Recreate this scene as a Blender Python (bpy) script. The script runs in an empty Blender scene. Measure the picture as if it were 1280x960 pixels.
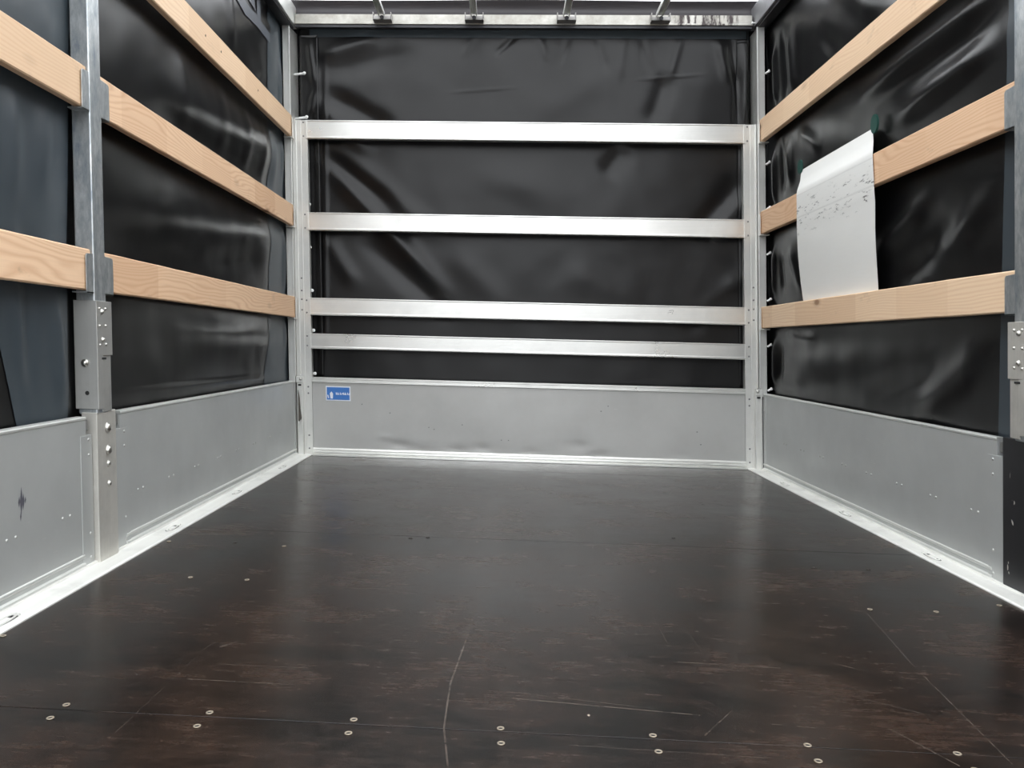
import bpy, bmesh, math, random
from mathutils import Matrix, Vector, noise
random.seed(7)
D = bpy.data
COL = bpy.context.scene.collection
SC = bpy.context.scene
PI = math.pi

# ------------------------------------------------------------------ camera, sky, sun, exposure
SHEAR = -0.0405                      # the parked truck leans: its floor drops towards the right side


def S(x, y, z):
    return Vector((x, y, z + SHEAR * x))


def cam_rot(pitch, yaw, roll):
    Rz = Matrix.Rotation(yaw, 3, 'Z')
    Rx = Matrix.Rotation(pitch, 3, 'X')
    Ry = Matrix.Rotation(roll, 3, 'Y')
    return Rz @ Rx @ Ry


R = cam_rot(-.0208, .0552, .0154)
cam = D.cameras.new('camera')
cam_o = D.objects.new('camera', cam)
COL.objects.link(cam_o)
r0, r1, r2 = R.col[0], R.col[1], R.col[2]
M4 = Matrix(((r0.x, r2.x, -r1.x, -.122), (r0.y, r2.y, -r1.y, -4.6595), (r0.z, r2.z, -r1.z, .6651), (0, 0, 0, 1)))
cam_o.matrix_world = M4
cam.sensor_width = 36
cam.lens = 1033.2 / 1280 * 36
cam.shift_x = (640 - 572.28) / 1280
cam.shift_y = -(480 - 453.12) / 1280
cam.clip_start = .02
SC.camera = cam_o

SC.view_settings.view_transform = 'Standard'
SC.view_settings.look = 'None'
SC.view_settings.gamma = 1
SC.view_settings.use_curve_mapping = False
SC.view_settings.exposure = 0.40

W = D.worlds.new('overcast_sky')
SC.world = W
W.use_nodes = True
nt = W.node_tree
nt.nodes.clear()
tc = nt.nodes.new('ShaderNodeTexCoord')
sx = nt.nodes.new('ShaderNodeSeparateXYZ')
cr = nt.nodes.new('ShaderNodeValToRGB')
bg = nt.nodes.new('ShaderNodeBackground')
wo = nt.nodes.new('ShaderNodeOutputWorld')
nt.links.new(tc.outputs['Generated'], sx.inputs[0])
nt.links.new(sx.outputs['Z'], cr.inputs[0])
nt.links.new(cr.outputs[0], bg.inputs[0])
nt.links.new(bg.outputs[0], wo.inputs[0])
e = cr.color_ramp.elements
e[0].position = 0.0
e[0].color = (.07, .07, .068, 1)
e[1].position = .17
e[1].color = (.90, .93, .97, 1)
e2 = e.new(.035)
e2.color = (.11, .113, .11, 1)
e4 = e.new(.09)
e4.color = (.36, .375, .385, 1)
e3 = e.new(1.0)
e3.color = (1.1, 1.12, 1.15, 1)
bg.inputs[1].default_value = 3.0

sun = D.lights.new('sun', 'SUN')
sun.energy = 5.0
sun.angle = math.radians(25)
sun.color = (1, .97, .93)
sun_o = D.objects.new('sun', sun)
COL.objects.link(sun_o)
sun_o.location = (0, 6, 9)
sun_o.rotation_euler = (math.radians(-32), math.radians(4), 0)   # shines down on the roof from ahead of the truck


# ------------------------------------------------------------------ materials
def mat(name, base=(.5, .5, .5), rough=.5, metal=0., spec=.5):
    m = D.materials.new(name)
    m.use_nodes = True
    b = m.node_tree.nodes['Principled BSDF']
    b.inputs['Base Color'].default_value = (*base, 1)
    b.inputs['Roughness'].default_value = rough
    b.inputs['Metallic'].default_value = metal
    b.inputs['Specular IOR Level'].default_value = spec
    return m


class N:
    """small node helper"""
    def __init__(self, m):
        self.t = m.node_tree
        self.b = self.t.nodes['Principled BSDF']

    def new(self, k, **kw):
        n = self.t.nodes.new('ShaderNode' + k)
        for a, v in kw.items():
            setattr(n, a, v)
        return n

    def link(self, a, b):
        self.t.links.new(a, b)

    def coords(self, scale=(1, 1, 1), loc=(0, 0, 0), rot=(0, 0, 0), rnd=False):
        c = self.new('TexCoord')
        mp = self.new('Mapping')
        mp.inputs['Scale'].default_value = scale
        mp.inputs['Location'].default_value = loc
        mp.inputs['Rotation'].default_value = rot
        src = c.outputs['Object']
        if rnd:
            oi = self.new('ObjectInfo')
            mu = self.new('Vector' + 'Math', operation='MULTIPLY_ADD')
            cx = self.new('CombineXYZ')
            self.link(oi.outputs['Random'], cx.inputs[0])
            self.link(oi.outputs['Random'], cx.inputs[1])
            self.link(oi.outputs['Random'], cx.inputs[2])
            self.link(cx.outputs[0], mu.inputs[0])
            mu.inputs[1].default_value = (37, 53, 71)
            self.link(src, mu.inputs[2])
            src = mu.outputs[0]
        self.link(src, mp.inputs[0])
        return mp.outputs[0]

    def noise(self, vec, scale=5, detail=4, rough=.55, dist=0):
        n = self.new('TexNoise')
        n.inputs['Scale'].default_value = scale
        n.inputs['Detail'].default_value = detail
        n.inputs['Roughness'].default_value = rough
        n.inputs['Distortion'].default_value = dist
        if vec:
            self.link(vec, n.inputs['Vector'])
        return n.outputs['Fac']

    def ramp(self, fac, stops):
        r = self.new('ValToRGB')
        el = r.color_ramp.elements
        while len(el) < len(stops):
            el.new(.5)
        for q, (p, c) in zip(el, stops):
            q.position = p
            q.color = (c, c, c, 1) if isinstance(c, (int, float)) else (*c, 1)
        self.link(fac, r.inputs[0])
        return r.outputs[0]

    def math(self, op, a, b=None, c=None):
        n = self.new('Math', operation=op)
        for i, v in enumerate((a, b, c)):
            if v is None:
                continue
            if isinstance(v, (int, float)):
                n.inputs[i].default_value = v
            else:
                self.link(v, n.inputs[i])
        return n.outputs[0]

    def mix(self, fac, a, b, mode='MIX'):
        n = self.new('Mix', data_type='RGBA', blend_type=mode)
        if isinstance(fac, (int, float)):
            n.inputs[0].default_value = fac
        else:
            self.link(fac, n.inputs[0])
        for i, v in ((6, a), (7, b)):
            if isinstance(v, tuple):
                n.inputs[i].default_value = (*v, 1)
            else:
                self.link(v, n.inputs[i])
        return n.outputs[2]

    def bump(self, h, strength=.2, dist=.01, chain=None):
        n = self.new('Bump')
        n.inputs['Strength'].default_value = strength
        n.inputs['Distance'].default_value = dist
        self.link(h, n.inputs['Height'])
        if chain:
            self.link(chain, n.inputs['Normal'])
        self.link(n.outputs[0], self.b.inputs['Normal'])
        return n.outputs[0]

    def color(self, c):
        self.link(c, self.b.inputs['Base Color'])

    def rough(self, c):
        self.link(c, self.b.inputs['Roughness'])


def brushed(name, base, rough, metal, axis, var=.08, dirt=.25):
    m = mat(name, base, rough, metal)
    n = N(m)
    sc = {'x': (1.5, 60, 220), 'y': (60, 1.5, 220), 'z': (220, 220, 1.5)}[axis]
    f = n.noise(n.coords(sc, rnd=True), 1, 3)
    g = n.noise(n.coords((1, 1, 1), rnd=True), 3.2, 6, .65)
    lo = tuple(c * (1 - var) for c in base)
    hi = tuple(min(1, c * (1 + var)) for c in base)
    c = n.mix(f, lo, hi)
    d = n.ramp(g, [(.30, 1 - dirt), (.52, 1.0)])
    c = n.mix(1.0, c, d, 'MULTIPLY')
    n.color(c)
    n.rough(n.ramp(g, [(.3, min(1, rough + .15)), (.65, rough)]))
    n.bump(f, .05, .001)
    return m


alu_x = brushed('brushed_aluminium_along_x', (.84, .84, .81), .27, .95, 'x', .05, .10)
alu_y = brushed('brushed_aluminium_along_y', (.78, .79, .76), .42, .75, 'y', .05, .15)
alu_z = brushed('brushed_aluminium_along_z', (.74, .74, .71), .38, .8, 'z', .05, .12)
post_m = brushed('worn_post_aluminium', (.60, .585, .54), .48, .55, 'z', .10, .25)
edge_m = brushed('scuffed_floor_edge_aluminium', (.84, .84, .80), .5, .3, 'y', .08, .25)


def panel_material(name, base):
    m = mat(name, base, .42, .45)
    n = N(m)
    g = n.noise(n.coords((1, 1, 1)), 2.2, 6, .6)
    f = n.noise(n.coords((14, 14, 260)), 1, 2)
    sc = n.noise(n.coords((3, 3, 45), rot=(.25, .3, .1)), 3, 3, .7)
    c = n.mix(n.ramp(g, [(.3, 0.), (.7, 1.)]), tuple(c * .90 for c in base), tuple(c * 1.05 for c in base))
    c = n.mix(n.ramp(sc, [(.70, 0.), (.76, .35)]), c, (.85, .85, .82))
    n.color(c)
    n.rough(n.ramp(g, [(.3, .50), (.7, .38)]))
    n.bump(f, .06, .001)
    return m


panel_m = panel_material('anodised_panel_aluminium', (.51, .525, .515))
bulk_m = panel_material('dented_panel_aluminium', (.49, .49, .475))


def galvanised():
    m = mat('galvanised_steel', (.5, .53, .55), .38, .8)
    n = N(m)
    v = n.new('TexVoronoi')
    v.inputs['Scale'].default_value = 1
    n.link(n.coords((90, 90, 45)), v.inputs['Vector'])
    g = n.noise(n.coords((30, 30, 10)), 1, 6, .7)
    k = n.math('MULTIPLY_ADD', v.outputs['Color'], .09, n.math('MULTIPLY', g, 1.0))
    c = n.ramp(k, [(.32, (.24, .28, .33)), (.54, (.46, .49, .50)), (.74, (.68, .70, .71))])
    n.color(c)
    n.rough(n.ramp(g, [(.3, .5), (.7, .3)]))
    return m


galv_m = galvanised()
steel_m = mat('bolt_steel', (.62, .61, .57), .28, 1.0)
dark_m = mat('dark_opening', (.012, .012, .012), .8)
plastic_w = mat('white_plastic', (.85, .86, .85), .35)
black_steel = mat('blackened_steel', (.045, .045, .05), .45, .5)


def black_paint():
    m = mat('chipped_black_paint', (.012, .012, .014), .38)
    n = N(m)
    a = n.noise(n.coords((26, 26, 16)), 1, 3, .5, .4)
    k = n.ramp(a, [(.70, 0.), (.71, 1.)])
    n.color(n.mix(k, (.012, .012, .014), (.45, .44, .40)))
    return m


black_paint_m = black_paint()


def wood(name, lo, hi, knotty):
    m = mat(name, hi, .62, 0, .3)
    n = N(m)
    # slow wander of the grain plus fine fibres
    tcn = n.coords((1, 1, 1), rnd=True)
    w1 = n.noise(n.coords((2.0, 1.6, 9), rnd=True), 1, 2, .35)
    sp = n.new('SeparateXYZ')
    n.link(tcn, sp.inputs[0])
    z = n.math('ADD', n.math('MULTIPLY', sp.outputs['Z'], 80.), n.math('MULTIPLY', w1, 15. * knotty))
    ring = n.math('FRACT', z)
    ring = n.math('ABSOLUTE', n.math('SUBTRACT', ring, .55))
    fib = n.noise(n.coords((90, 5, 320), rnd=True), 1, 3, .6)
    # finger-jointed blocks
    blk = n.math('FLOOR', n.math('MULTIPLY', sp.outputs['Y'], 2.9))
    wn = n.new('TexWhiteNoise', noise_dimensions='1D')
    n.link(blk, wn.inputs['W'])
    c = n.mix(n.ramp(ring, [(.0, .62), (.34, .0)]), hi, lo)
    c = n.mix(n.math('MULTIPLY', fib, .5), c, tuple(h * .72 for h in hi))
    c = n.mix(n.math('MULTIPLY', wn.outputs['Value'], .42), c, tuple(a * .86 for a in lo))
    # knots
    v = n.new('TexVoronoi')
    v.inputs['Scale'].default_value = 1
    v.inputs['Randomness'].default_value = 1
    n.link(n.coords((3.1, 3.1, 7.5), rnd=True), v.inputs['Vector'])
    kn = n.ramp(v.outputs['Distance'], [(.045, 1.), (.085, .8), (.10, .35), (.19, 0.)])
    c = n.mix(n.math('MULTIPLY', kn, .75), c, (.20, .085, .035))
    # thumb marks and scuffs
    g = n.noise(n.coords((6, 6, 10), rnd=True), 1, 5, .7)
    c = n.mix(n.ramp(g, [(.62, 0.), (.80, .5)]), c, (.32, .22, .15))
    n.color(c)
    n.bump(n.math('ADD', ring, fib), .06, .001)
    return m


wood_a = wood('planed_spruce', (.78, .50, .30), (.95, .71, .49), .55)
wood_b = wood('flamed_larch', (.68, .38, .21), (.93, .65, .43), .9)


def tarp(name, base, rough=.36, spec=.5):
    m = mat(name, base, rough, 0, spec)
    n = N(m)
    b = n.noise(n.coords((1, 1, 1)), 2.0, 3, .5, .2)
    sc = n.noise(n.coords((9, 9, 2.5), rot=(.9, .6, .4)), 3, 4, .75)
    c = n.mix(n.ramp(sc, [(.76, 0.), (.82, .30)]), base, (.20, .20, .21))
    n.color(c)
    n.bump(b, .14, .03)
    return m


tarp_m = tarp('black_pvc_tarpaulin', (.0035, .0035, .0038), .29, .34)
tarp_back_m = tarp('charcoal_pvc_tarpaulin', (.0045, .0042, .0045), .34, .40)
tarp_hem_m = tarp('slate_blue_pvc', (.040, .052, .062), .42, .4)
tarp_print_m = tarp('slate_grey_print', (.10, .11, .13), .42)


def roof_mat():
    m = D.materials.new('translucent_white_roof_pvc')
    m.use_nodes = True
    t = m.node_tree
    t.nodes.clear()
    o = t.nodes.new('ShaderNodeOutputMaterial')
    mx = t.nodes.new('ShaderNodeMixShader')
    a = t.nodes.new('ShaderNodeBsdfTranslucent')
    b = t.nodes.new('ShaderNodeBsdfDiffuse')
    a.inputs[0].default_value = (.88, .90, .92, 1)
    b.inputs[0].default_value = (.80, .82, .84, 1)
    mx.inputs[0].default_value = .45
    t.links.new(a.outputs[0], mx.inputs[1])
    t.links.new(b.outputs[0], mx.inputs[2])
    t.links.new(mx.outputs[0], o.inputs[0])
    return m


roof_m = roof_mat()


def floor_mat():
    m = mat('film_faced_plywood', (.03, .022, .018), .33, 0, .30)
    n = N(m)
    c1 = n.coords((1, 1, 1))
    g = n.noise(n.coords((1.6, 2.4, 1)), 1.6, 9, .78)
    f = n.noise(n.coords((16, 4.0, 1)), 3, 8, .8)
    f2 = n.noise(n.coords((3.0, 24, 1)), 3, 8, .8)
    gr = n.noise(n.coords((1, 1, 1)), 240, 3, .8)
    sp = n.new('SeparateXYZ')
    n.link(c1, sp.inputs[0])
    # wear grows away from the bulkhead, where the cargo is dragged in
    wear = n.math('MULTIPLY', n.ramp(g, [(.43, 0.), (.60, 1.)]),
                  n.math('MULTIPLY_ADD', n.ramp(f, [(.35, .15), (.65, 1.)]), .85, .05))
    wear2 = n.math('MULTIPLY', n.ramp(f2, [(.42, 0.), (.75, 1.)]), n.ramp(g, [(.35, 0.), (.6, .8)]))
    c = n.mix(wear, (.0022, .0018, .0017), (.030, .0160, .0105))
    c = n.mix(n.ramp(gr, [(.52, 0.), (.78, .40)]), c, (.055, .038, .029))
    c = n.mix(n.math('MULTIPLY', wear2, .6), c, (.075, .044, .031))
    # pressed wire mesh of the anti-slip face
    u = n.math('SINE', n.math('MULTIPLY', n.math('ADD', sp.outputs['X'], sp.outputs['Y']), 1150.))
    v = n.math('SINE', n.math('MULTIPLY', n.math('SUBTRACT', sp.outputs['X'], sp.outputs['Y']), 1150.))
    mesh = n.math('MULTIPLY', u, v)
    # scratches: start, end, half width, strength
    segs = [((-.198, -2.576), (-.214, -2.834), .0012, .5), ((-.214, -2.834), (-.234, -3.076), .0015, .8),
            ((-.234, -3.076), (-.233, -3.259), .0015, .9), ((-.233, -3.259), (-.217, -3.392), .0015, .7),
            ((-.551, -2.393), (-.441, -2.701), .001, .5), ((-.742, -3.11), (-.523, -3.113), .0013, .8),
            ((-.707, -3.032), (-.523, -3.03), .001, .6), ((-.706, -2.778), (-.761, -2.938), .001, .5),
            ((-.761, -2.938), (-.774, -3.333), .0008, .5), ((-.734, -2.942), (-.708, -2.901), .002, .7),
            ((-.501, -2.664), (-.547, -2.771), .001, .5),
            ((.794, -2.508), (.739, -2.859), .0012, .7), ((.739, -2.859), (.693, -3.285), .0011, .7),
            ((.232, -2.908), (.445, -2.916), .0013, .9), ((.567, -2.873), (.621, -2.912), .0013, .9),
            ((.527, -3.035), (.641, -3.109), .001, .7), ((.547, -3.175), (.602, -3.301), .0014, .9),
            ((-.115, -3.126), (.223, -3.16), .0018, .9), ((-.115, -3.10), (.15, -3.142), .001, .6),
            ((.211, -3.241), (.288, -3.132), .0013, .5), ((.237, -2.597), (.236, -2.803), .001, .5),
            ((.299, -2.718), (.303, -2.889), .001, .4), ((-.112, -2.87), (.262, -2.717), .001, .5),
            ((.344, -3.182), (.417, -3.189), .001, .5), ((-.024, -3.297), (.297, -3.307), .0014, .4)]
    acc = None
    for (a, b, w, s) in segs:
        mp = n.new('Mapping', vector_type='TEXTURE')
        mp.inputs['Location'].default_value = (a[0], a[1], 0)
        mp.inputs['Rotation'].default_value = (0, 0, math.atan2(b[1] - a[1], b[0] - a[0]))
        n.link(c1, mp.inputs[0])
        q = n.new('SeparateXYZ')
        n.link(mp.outputs[0], q.inputs[0])
        Ln = math.hypot(b[0] - a[0], b[1] - a[1])
        on = n.math('COMPARE', q.outputs[0], Ln / 2, Ln / 2)
        nr = n.math('LESS_THAN', n.math('ABSOLUTE', q.outputs[1]), w)
        v1 = n.math('MULTIPLY', n.math('MULTIPLY', on, nr), s)
        acc = v1 if acc is None else n.math('MAXIMUM', acc, v1)
    br = n.noise(n.coords((40, 40, 1)), 1, 3)
    acc = n.math('MULTIPLY', acc, n.ramp(br, [(.3, .25), (.6, .9)]))
    c = n.mix(n.math('MULTIPLY', acc, .42), c, (.22, .18, .15))
    # small pits and chips
    v3 = n.new('TexVoronoi')
    v3.inputs['Scale'].default_value = 1
    n.link(n.coords((9, 4.5, 1)), v3.inputs['Vector'])
    pk = n.math('MULTIPLY', n.ramp(v3.outputs['Distance'], [(.018, 1.), (.028, 0.)]), n.ramp(br, [(.55, 0.), (.6, 1.)]))
    c = n.mix(pk, c, (.36, .30, .24))
    n.color(c)
    n.rough(n.math('ADD', n.ramp(g, [(.3, .19), (.7, .27)]), n.math('MULTIPLY', wear2, .12)))
    h = n.bump(mesh, .06, .0004)
    n.bump(f, .03, .001, h)
    return m


floor_m = floor_mat()


def poster_mat():
    m = mat('dirty_white_pvc', (.80, .80, .77), .5)
    n = N(m)
    sp = n.new('SeparateXYZ')
    n.link(n.coords((1, 1, 1)), sp.inputs[0])
    z = n.math('SUBTRACT', sp.outputs['Z'], n.math('MULTIPLY', sp.outputs['X'], SHEAR))
    a = n.noise(n.coords((40, 14, 60)), 1, 5, .7)
    a2 = n.noise(n.coords((200, 12, 200)), 1, 4, .6)

    def band(c, w):
        return n.math('SUBTRACT', 1., n.math('MINIMUM', n.math('DIVIDE', n.math('ABSOLUTE', n.math('SUBTRACT', z, c)), w), 1.))
    k = n.math('MULTIPLY', n.ramp(a, [(.57, 0.), (.66, 1.)]), n.math('MAXIMUM', band(.43, .07), band(.36, .05)))
    lines = n.math('MAXIMUM', n.math('MULTIPLY', band(.40, .006), .35), n.math('MULTIPLY', band(.505, .005), .35))
    k = n.math('MINIMUM', n.math('ADD', n.math('MULTIPLY', k, 1.3), n.math('MULTIPLY', lines, a2)), 1.)
    c = n.mix(n.math('MULTIPLY', a2, .22), (.88, .88, .85), (.74, .74, .70))
    c = n.mix(k, c, (.13, .13, .12))
    n.color(c)
    return m


poster_m = poster_mat()
green_m = mat('green_patch_vinyl', (.008, .060, .046), .6)
blue_m = mat('sticker_blue', (.05, .19, .55), .45)
white_m = mat('sticker_white', (.80, .84, .90), .45)


# ------------------------------------------------------------------ mesh helpers
class MB:
    def __init__(self):
        self.v = []
        self.f = []

    def add(self, vs, fs):
        k = len(self.v)
        self.v += [tuple(p) for p in vs]
        self.f += [tuple(i + k for i in f) for f in fs]
        return self

    def box(self, x0, x1, y0, y1, z0, z1):
        x0, x1 = sorted((x0, x1)); y0, y1 = sorted((y0, y1)); z0, z1 = sorted((z0, z1))
        vs = [(x, y, z) for x in (x0, x1) for y in (y0, y1) for z in (z0, z1)]
        return self.add(vs, [(0, 1, 3, 2), (4, 6, 7, 5), (0, 4, 5, 1), (2, 3, 7, 6), (0, 2, 6, 4), (1, 5, 7, 3)])

    def prism(self, prof, axis, a, b):
        """extrude closed profile (list of 2D) along axis from a to b"""
        n = len(prof)
        vs = []
        for t in (a, b):
            for (p, q) in prof:
                vs.append({'x': (t, p, q), 'y': (p, t, q), 'z': (p, q, t)}[axis])
        fs = [(i, (i + 1) % n, n + (i + 1) % n, n + i) for i in range(n)]
        fs += [tuple(range(n))[::-1], tuple(range(n, 2 * n))]
        return self.add(vs, fs)

    def tube(self, p, q, r, n=12, r2=None, caps=True):
        p, q = Vector(p), Vector(q)
        d = (q - p).normalized()
        u = d.orthogonal().normalized()
        w = d.cross(u)
        vs = []
        for c, rr in ((p, r), (q, r if r2 is None else r2)):
            for i in range(n):
                a = 2 * PI * i / n
                vs.append(c + (u * math.cos(a) + w * math.sin(a)) * rr)
        fs = [(i, (i + 1) % n, n + (i + 1) % n, n + i) for i in range(n)]
        if caps:
            fs += [tuple(range(n))[::-1], tuple(range(n, 2 * n))]
        return self.add(vs, fs)

    def path(self, pts, r, n=8):
        for a, b in zip(pts, pts[1:]):
            self.tube(a, b, r, n)
        return self

    def dome(self, c, d, r, h, n=10, rings=3):
        """round head on point c pointing along d"""
        c = Vector(c); d = Vector(d).normalized()
        u = d.orthogonal().normalized(); w = d.cross(u)
        vs, fs = [], []
        for k in range(rings + 1):
            t = k / rings * PI / 2
            rr, hh = r * math.cos(t), h * math.sin(t)
            if k == rings:
                vs.append(c + d * hh)
            else:
                for i in range(n):
                    a = 2 * PI * i / n
                    vs.append(c + (u * math.cos(a) + w * math.sin(a)) * rr + d * hh)
        for k in range(rings - 1):
            for i in range(n):
                fs.append((k * n + i, k * n + (i + 1) % n, (k + 1) * n + (i + 1) % n, (k + 1) * n + i))
        top = len(vs) - 1
        for i in range(n):
            fs.append(((rings - 1) * n + i, (rings - 1) * n + (i + 1) % n, top))
        return self.add(vs, fs)

    def grid(self, fn, nu, nv):
        vs = [fn(i / nu, j / nv) for j in range(nv + 1) for i in range(nu + 1)]
        fs = [(j * (nu + 1) + i, j * (nu + 1) + i + 1, (j + 1) * (nu + 1) + i + 1, (j + 1) * (nu + 1) + i)
              for j in range(nv) for i in range(nu)]
        return self.add(vs, fs)


def build(name, mb, m, parent=None, origin=None, bevel=0, smooth=False, solid=0):
    """link mb as ONE object; vertices are truck coordinates, origin a truck-coordinate point"""
    if parent is not None:
        o0 = Vector(parent['o0'])
    else:
        if origin is None:
            xs = [p[0] for p in mb.v]; ys = [p[1] for p in mb.v]; zs = [p[2] for p in mb.v]
            origin = ((min(xs) + max(xs)) / 2, (min(ys) + max(ys)) / 2, min(zs))
        o0 = S(*origin)
    me = D.meshes.new(name)
    me.from_pydata([S(*p) - o0 for p in mb.v], [], mb.f)
    bm = bmesh.new(); bm.from_mesh(me)
    bmesh.ops.recalc_face_normals(bm, faces=bm.faces)
    bm.to_mesh(me); bm.free()
    me.materials.append(m)
    for p in me.polygons:
        p.use_smooth = smooth
    o = D.objects.new(name, me)
    COL.objects.link(o)
    if parent is not None:
        o.parent = parent
    else:
        o.location = o0
    o['o0'] = tuple(o0)
    if solid:
        md = o.modifiers.new('thickness', 'SOLIDIFY'); md.thickness = solid; md.offset = 0
    if bevel:
        md = o.modifiers.new('bevel', 'BEVEL'); md.width = bevel; md.segments = 2; md.limit_method = 'ANGLE'
    return o


def thing(name, label, cat, origin, group=None):
    o = D.objects.new(name, None)
    COL.objects.link(o)
    o.empty_display_size = .05
    o.location = S(*origin)
    o['o0'] = tuple(o.location)
    tag(o, label, cat, group)
    return o


def tag(o, label, cat, group=None):
    o['label'] = label
    o['category'] = cat
    if group:
        o['group'] = group
    return o


def struct(o, label=None):
    o['kind'] = 'structure'
    if label:
        o['label'] = label
    return o


def spread(name, make, m, parent, pts, smooth=True):
    """one part mesh made at the origin, then a copy of it at every point of pts"""
    first = None
    for p in pts:
        if first is None:
            mb = make()
            me = D.meshes.new(name)
            me.from_pydata([Vector(v) for v in mb.v], [], mb.f)
            for q in me.polygons:
                q.use_smooth = smooth
            me.materials.append(m)
            first = D.objects.new(name, me)
            o = first
        else:
            o = first.copy()
        COL.objects.link(o)
        o.parent = parent
        o.location = S(*p) - Vector(parent['o0'])
    return first


# ------------------------------------------------------------------ folds of the tarpaulins
def seg_dist(u, v, a, b):
    dx, dy = b[0] - a[0], b[1] - a[1]
    L2 = dx * dx + dy * dy
    t = ((u - a[0]) * dx + (v - a[1]) * dy) / L2
    tc_ = max(0, min(1, t))
    px, py = a[0] + dx * tc_, a[1] + dy * tc_
    return math.hypot(u - px, v - py), max(0., min(1., min(t, 1 - t) / .35 + .12))


def folds(u, v, L):
    s = 0
    for (a, b, w, h) in L:
        if abs(u - (a[0] + b[0]) / 2) > abs(a[0] - b[0]) / 2 + 3 * w or abs(v - (a[1] + b[1]) / 2) > abs(a[1] - b[1]) / 2 + 3 * w:
            continue
        d, k = seg_dist(u, v, a, b)
        d /= w
        s += h * math.exp(-d * d) * k * k * (3 - 2 * k)
    return s


BACK_FOLDS = [
    ((-1.18, 2.28), (-.80, 2.40), .045, .018), ((-1.16, 2.18), (-.55, 2.33), .06, -.012),
    ((-1.16, 2.10), (-.70, 1.86), .055, -.020), ((-1.18, 2.02), (-.85, 1.72), .05, .016),
    ((-1.17, 1.76), (-.70, 1.41), .05, -.018), ((-1.17, 1.84), (-.45, 1.25), .06, .012),
    ((-1.17, 1.72), (-.40, .90), .050, .022), ((-.95, 1.27), (-.40, .80), .06, -.014),
    ((-1.17, 1.30), (-.95, .95), .05, .010), ((-.42, 1.20), (-.05, .80), .08, .010),
    ((1.27, 1.66), (.95, 1.30), .06, -.018), ((1.27, 1.55), (1.05, 1.28), .05, .014),
    ((.83, 2.22), (.72, 1.90), .055, -.014), ((.60, 1.80), (.45, 1.62), .06, -.014),
    ((1.17, 2.42), (1.22, 2.10), .022, -.012), ((1.255, 2.38), (1.24, 1.90), .018, .016),
    ((1.10, 2.42), (1.16, 2.15), .025, .010), ((1.22, 2.25), (1.20, 1.90), .02, -.010),
    ((-.0, 2.44), (-.15, 2.30), .018, -.007), ((.09, 2.45), (.16, 2.26), .02, .005),
    ((.29, 2.45), (.20, 2.22), .02, -.005), ((.42, 2.45), (.49, 2.20), .022, -.006),
    ((.59, 2.45), (.55, 2.15), .022, .005), ((.67, 2.45), (.74, 2.18), .022, -.005),
    ((.91, 2.45), (.83, 2.16), .022, .006), ((-.24, 2.45), (-.34, 2.28), .02, .004),
    ((.62, 2.172), (1.05, 2.208), .006, .0022), ((-.44, 2.092), (.0, 2.128), .006, .0022),
    ((.95, .82), (1.27, 1.12), .05, .010), ((.88, .75), (1.2, 1.04), .05, -.008),
    ((-.3, 1.62), (.3, 1.50), .10, .008), ((.0, 1.95), (.5, 2.2), .10, .008), ((-1.12, 2.4), (-1.15, .5), .012, .006),
    ((.2, 1.10), (.7, .90), .09, .007), ((-1.215, 2.40), (-1.185, 2.10), .018, .012), ((-1.185, 2.10), (-1.21, 1.95), .018, .010)]
RIGHT_FOLDS = [
    ((-1.10, 1.72), (-2.50, 1.765), .055, .026), ((-1.40, 1.66), (-2.50, 1.68), .05, -.018),
    ((-1.45, 1.54), (-2.45, 1.615), .045, .022), ((-1.30, 2.12), (-1.90, 1.90), .06, -.016),
    ((-.85, 2.35), (-1.40, 1.95), .06, .018), ((-.70, 2.15), (-1.1, 1.85), .05, -.012),
    ((-.36, 2.32), (-.44, 1.85), .045, .022), ((-.22, 2.35), (-.28, 1.95), .03, -.016),
    ((-.12, 2.32), (-.14, 1.95), .026, .018), ((-.05, 2.40), (-.08, 2.0), .02, -.014),
    ((-.10, 1.78), (-.13, 1.34), .032, .020), ((-.20, 1.80), (-.24, 1.45), .03, -.012),
    ((-.30, 1.74), (-.36, 1.50), .035, .014), ((-.45, 1.76), (-.75, 1.60), .04, .012),
    ((-.60, 1.90), (-1.20, 1.80), .04, .012), ((-1.25, 1.02), (-1.75, 1.22), .05, .018),
    ((-1.70, .98), (-2.15, 1.16), .05, .016), ((-1.45, .92), (-2.0, 1.10), .05, -.014),
    ((-.10, 1.25), (-.08, .92), .03, .018), ((-.18, 1.20), (-.22, .95), .03, -.012), ((-.32, 1.2), (-.50, .95), .035, .012),
    ((-.09, .75), (-.07, .46), .03, .018), ((-.17, .72), (-.15, .48), .03, -.012), ((-.25, .76), (-.7, .72), .04, .012),
    ((-1.6, .44), (-2.15, .72), .06, .018), ((-1.2, .47), (-1.8, .60), .06, -.010)]
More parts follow.
